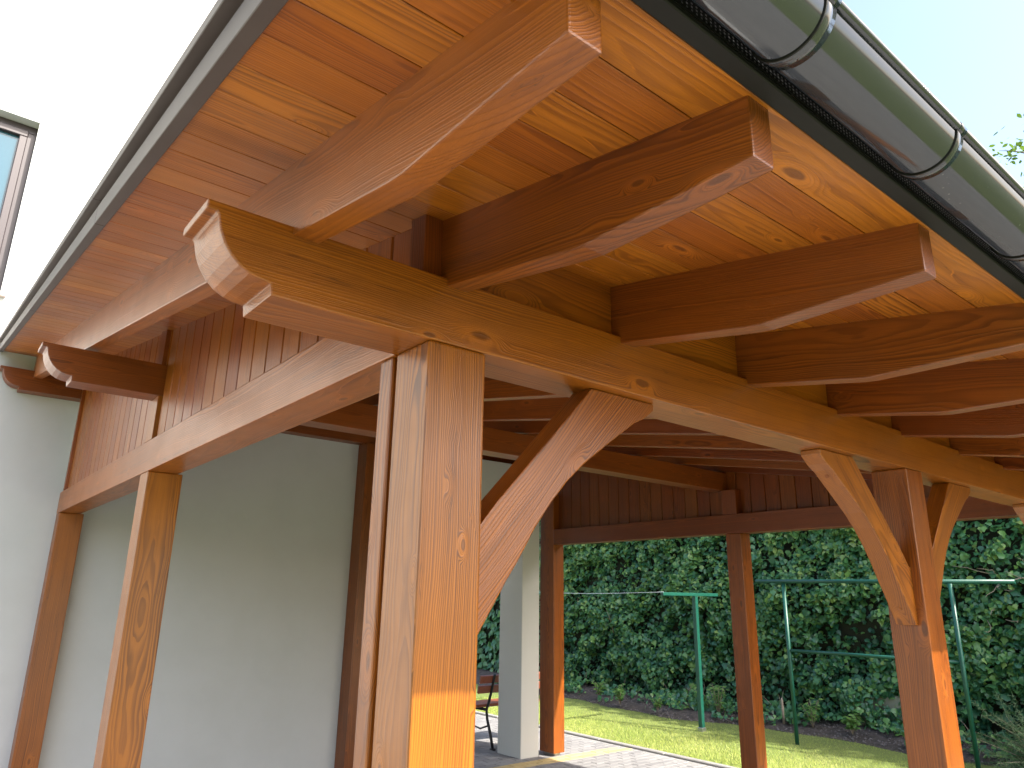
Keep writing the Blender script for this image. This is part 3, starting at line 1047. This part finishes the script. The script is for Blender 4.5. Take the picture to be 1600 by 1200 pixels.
bed_plant(8.15, 6.2, 0.22, 6, 'small bright green seedling at the lawn edge just left of the T-shaped clothes post', 0.05)
bed_plant(8.75, 4.1, 0.34, 8, 'leafy plant at the hedge foot between the two uprights of the green frame')

st = root('wooden_stake', (8.72, 4.50, 0.05), 'short weathered wooden stake in the soil bed by the green frame', 'stake')
bm = tube_bm([(8.72, 4.50, 0.0), (8.73, 4.51, 0.36), (8.731, 4.512, 0.39)], [0.020, 0.018, 0.008], 6)
solid('shaft', bm, st, STAKE)

ju = root('juniper_shrub', (8.60, 1.46, 0.0), 'feathery grey green juniper shrub at the right edge in front of the hedge', 'shrub')
pos, nr, up_ = [], [], []
for k in range(90):
    a = random.uniform(0, 6.28)
    el = random.uniform(0.10, 1.25)
    ln = random.uniform(0.45, 0.92)
    dr = Vector((math.cos(a) * math.cos(el), math.sin(a) * math.cos(el), math.sin(el)))
    p = Vector((8.60 + random.uniform(-.1, .1), 1.46 + random.uniform(-.1, .1), 0.05))
    pts = [p.copy()]
    for s_ in range(8):
        dr = (dr + Vector((random.uniform(-.12, .12), random.uniform(-.12, .12), -0.05))).normalized()
        p = p + dr * ln / 8
        pts.append(p.copy())
    solid('branch', tube_bm(pts, [0.006 - 0.0006 * q for q in range(9)], 4), ju, TWIG) if k % 3 == 0 else None
    for q in range(110):
        f = random.uniform(0.15, 1) * 8
        i0 = min(int(f), 7)
        c = pts[i0].lerp(pts[i0 + 1], f - i0)
        sd_ = (dr * 0.5 + Vector((random.gauss(0, .7), random.gauss(0, .7), random.gauss(0.1, .6)))).normalized()
        pos.append(c)
        up_.append(sd_)
        nr.append(Vector((random.gauss(-.5, .6), random.gauss(-.5, .6), random.gauss(.3, .6))))
m = len(pos)
o = leaf_cloud('foliage', np.array(pos), np.array(nr), rng.uniform(0.03, 0.07, m), rng.beta(2, 2, m), JUNI, ju, 'blade', np.array(up_))
o['kind'] = 'stuff'

# ------------------------------------------------------------------ green steel frames
tp = root('clothes_post', (7.626, 5.03, 0), 'green steel T-shaped clothes line post standing alone on the lawn', 'clothes post', 'clothes line posts')
solid('upright', box_bm(7.596, 7.656, 5.0, 5.06, -0.1, 1.70), tp, GREENM, 0.004)
solid('crossbar', box_bm(6.93, 8.13, 5.005, 5.055, 1.702, 1.745), tp, GREENM, 0.004)
solid('ground_sleeve', box_bm(7.585, 7.667, 4.99, 5.07, -0.1, 0.05), tp, STEEL, 0.004)
tp2 = root('clothes_post', (7.3, 8.15, 0), 'far green steel clothes line post behind the plastered pillar', 'clothes post', 'clothes line posts')
solid('upright', box_bm(7.27, 7.33, 8.12, 8.18, -0.1, 1.70), tp2, GREENM, 0.004)
solid('crossbar', box_bm(6.93, 7.67, 8.125, 8.175, 1.702, 1.745), tp2, GREENM, 0.004)
for x, lab in ((6.97, 'thin pale clothes line from the left end of the crossbar'),):
    pts = [(x, 5.03 + 3.12 * t / 12, 1.748 - 0.03 * math.sin(math.pi * t / 12)) for t in range(13)]
    w_ = solid('clothes_line', tube_bm(pts, 0.0028, 6), None, WIREM)
    w_['label'] = lab
    w_['category'] = 'line'

A_, B_ = Vector((7.845, 3.811, 0)), Vector((8.12, 1.95, 0))
fr = root('carpet_frame', A_, 'green steel carpet beating frame with two uprights and two rails', 'steel frame')
solid('upright', tube_bm([A_ + Vector((0, 0, -0.1)), A_ + Vector((0, 0, 1.88))], 0.024, 14), fr, GREENM)
solid('upright', tube_bm([B_ + Vector((0, 0, -0.1)), B_ + Vector((-0.10, -0.03, 1.87))], 0.024, 14), fr, GREENM)
dv = (B_ - A_).normalized()
solid('top_rail', tube_bm([A_ - dv * 0.36 + Vector((0, 0, 1.90)), B_ + dv * 0.60 + Vector((-0.10, -0.03, 1.89))], 0.024, 14), fr, GREENM)
solid('lower_rail', tube_bm([A_ + Vector((0, 0, 1.07)), B_ + Vector((-0.05, -0.015, 1.06))], 0.020, 14), fr, GREENM)

# ------------------------------------------------------------------ bench
bx0, bx1, by = 4.46, 5.46, 5.72
bench = root('park_bench', (4.64, by, 0), 'park bench with reddish slats and black iron legs behind the plastered pillar', 'bench')
def slat(name, y, z, wy, wz, tilt):
    bm = box_bm(bx0, bx1, -wy / 2, wy / 2, -wz / 2, wz / 2)
    bmesh.ops.rotate(bm, verts=bm.verts[:], cent=(0, 0, 0), matrix=Matrix.Rotation(tilt, 3, 'X'))
    bmesh.ops.translate(bm, verts=bm.verts[:], vec=(0, y, z))
    solid(name, bm, bench, BENCHW, 0.004)
for z, yy in ((0.745, by - 0.035), (0.635, by + 0.0)):
    slat('back_slat', yy, z, 0.032, 0.085, 0.30)
for k in range(4):
    slat('seat_slat', by + 0.12 + 0.105 * k, 0.43 + (0.012 if k == 0 else 0), 0.09, 0.032, 0.05 if k else -0.2)
for x in (4.64, 5.28):
    solid('iron_leg', tube_bm([(x, by - 0.075, 0.80), (x, by - 0.055, 0.74), (x, by - 0.02, 0.62), (x, by + 0.04, 0.46), (x, by + 0.07, 0.40), (x, by + 0.05, 0.30), (x, by - 0.02, 0.14), (x, by - 0.06, 0.015)], 0.016, 8), bench, IRON)
    solid('iron_leg', tube_bm([(x, by + 0.07, 0.405), (x, by + 0.30, 0.40), (x, by + 0.45, 0.405), (x, by + 0.44, 0.30), (x, by + 0.42, 0.14), (x, by + 0.47, 0.015)], 0.016, 8), bench, IRON)
    solid('iron_strut', tube_bm([(x, by + 0.03, 0.24), (x, by + 0.18, 0.19), (x, by + 0.43, 0.22)], 0.010, 8), bench, IRON)
    solid('iron_foot', tube_bm([(x, by - 0.10, 0.008), (x, by - 0.02, 0.008)], 0.014, 8), bench, IRON)

# ------------------------------------------------------------------ tree beyond the gutter
def tree(base, hlow, htop, lmin, lmax, nl, per, label):
    tr = root('broadleaf_tree', base, label, 'tree')
    base = Vector(base)
    nseg = int(htop)
    pts = [base + Vector((0.1 * math.sin(k), 0.08 * math.cos(k * 1.3), k * 1.0)) for k in range(nseg + 1)]
    solid('trunk', tube_bm(pts, [0.17 - 0.14 * k / nseg for k in range(nseg + 1)], 10), tr, BARK)
    pos, nr, up_ = [], [], []
    mid = (hlow + htop) / 2
    for k in range(nl):
        hgt = random.uniform(hlow, htop)
        a = random.uniform(0, 6.28)
        ln = random.uniform(lmin, lmax) * (1.0 - 0.35 * abs(hgt - mid) / (htop - mid))
        p = base + Vector((0, 0, hgt))
        dr = Vector((math.cos(a), math.sin(a), random.uniform(0.1, 0.7))).normalized()
        pts = [p.copy()]
        for s_ in range(7):
            dr = (dr + Vector((random.uniform(-.2, .2), random.uniform(-.2, .2), random.uniform(-.12, .1)))).normalized()
            p = p + dr * ln / 6
            pts.append(p.copy())
        solid('limb', tube_bm(pts, [0.030 - 0.0038 * q for q in range(8)], 5), tr, BARK)
        for q in range(per):
            f = random.uniform(0.15, 1) ** 0.7 * 7
            i0 = min(int(f), 6)
            c = pts[i0].lerp(pts[i0 + 1], f - i0) + Vector((random.gauss(0, .16), random.gauss(0, .16), random.gauss(-0.02, .16)))
            pos.append(c)
            nr.append(Vector((random.gauss(0, .6), random.gauss(0, .6), 0.8)))
            up_.append(Vector((random.gauss(0, .5), random.gauss(0, .5), -0.6)))
    m = len(pos)
    leaf_cloud('crown', np.array(pos), np.array(nr), rng.uniform(0.07, 0.12, m), rng.beta(2, 2, m), BIRCH, tr, 'oval', np.array(up_))
tree((13.21, 0.95, 0), 3.2, 8.97, 0.9, 1.55, 64, 90, 'broadleaf tree with light green leaves rising above the gutter at right')
tree((10.6, -3.6, 0), 3.6, 8.2, 0.9, 1.6, 40, 60, 'garden tree standing beyond the right edge that dapples the lawn with shade')

# ivy and weeds creeping over the soil bed
n = 5200
gy = rng.uniform(1.0, 10.2, n)
ed = np.array([edge(v) for v in gy])
gx = ed + rng.uniform(-0.05, 1.0, n) ** 0.8 * (XHED - ed)
ok = (vnoise(gx * 4, gy * 3.2, 33) + 0.9 * (gx - ed) / (XHED - ed) + rng.normal(0, 0.25, n)) > 0.42
gx, gy = gx[ok], gy[ok]
m = len(gx)
gz = 0.05 + 0.13 * np.clip((gx - ed[ok]) / (XHED - ed[ok]), 0, 1) + np.abs(rng.normal(0, 0.05, m))
o = leaf_cloud('creeping_ivy', np.stack([gx, gy, gz], 1), rng.normal(0, 0.5, (m, 3)) + np.array([-0.5, -0.1, 0.8]), rng.uniform(0.035, 0.085, m), np.clip(rng.beta(1.5, 2.5, m), 0, 1), IVY, None)
o['kind'] = 'stuff'
o['label'] = 'creeping ivy and weeds over the soil at the hedge foot'
o['category'] = 'ivy'
# dry twigs poking out of the hedge at the right
for k in range(14):
    p0 = Vector((XHED + 0.02, random.uniform(1.35, 2.0), random.uniform(1.45, 2.15)))
    pts = [p0]
    dr = Vector((-0.5, random.uniform(-.8, .8), random.uniform(-.5, .6))).normalized()
    for s_ in range(5):
        dr = (dr + Vector((random.uniform(-.2, .1), random.uniform(-.5, .5), random.uniform(-.4, .4)))).normalized()
        pts.append(pts[-1] + dr * random.uniform(0.05, 0.09))
    solid('stem', tube_bm(pts, [0.005, 0.005, 0.004, 0.004, 0.003, 0.002], 5), hedge, TWIG)
bed_plant(8.62, 5.75, 0.30, 7, 'bushy leafy plant just behind the T-shaped clothes post')
bed_plant(8.35, 7.6, 0.26, 7, 'leafy plant in the soil bed beside the back wall post of the carport')
bed_plant(8.70, 3.55, 0.22, 7, 'low grassy plant at the lawn edge before the bare bit of wall', 0.07)
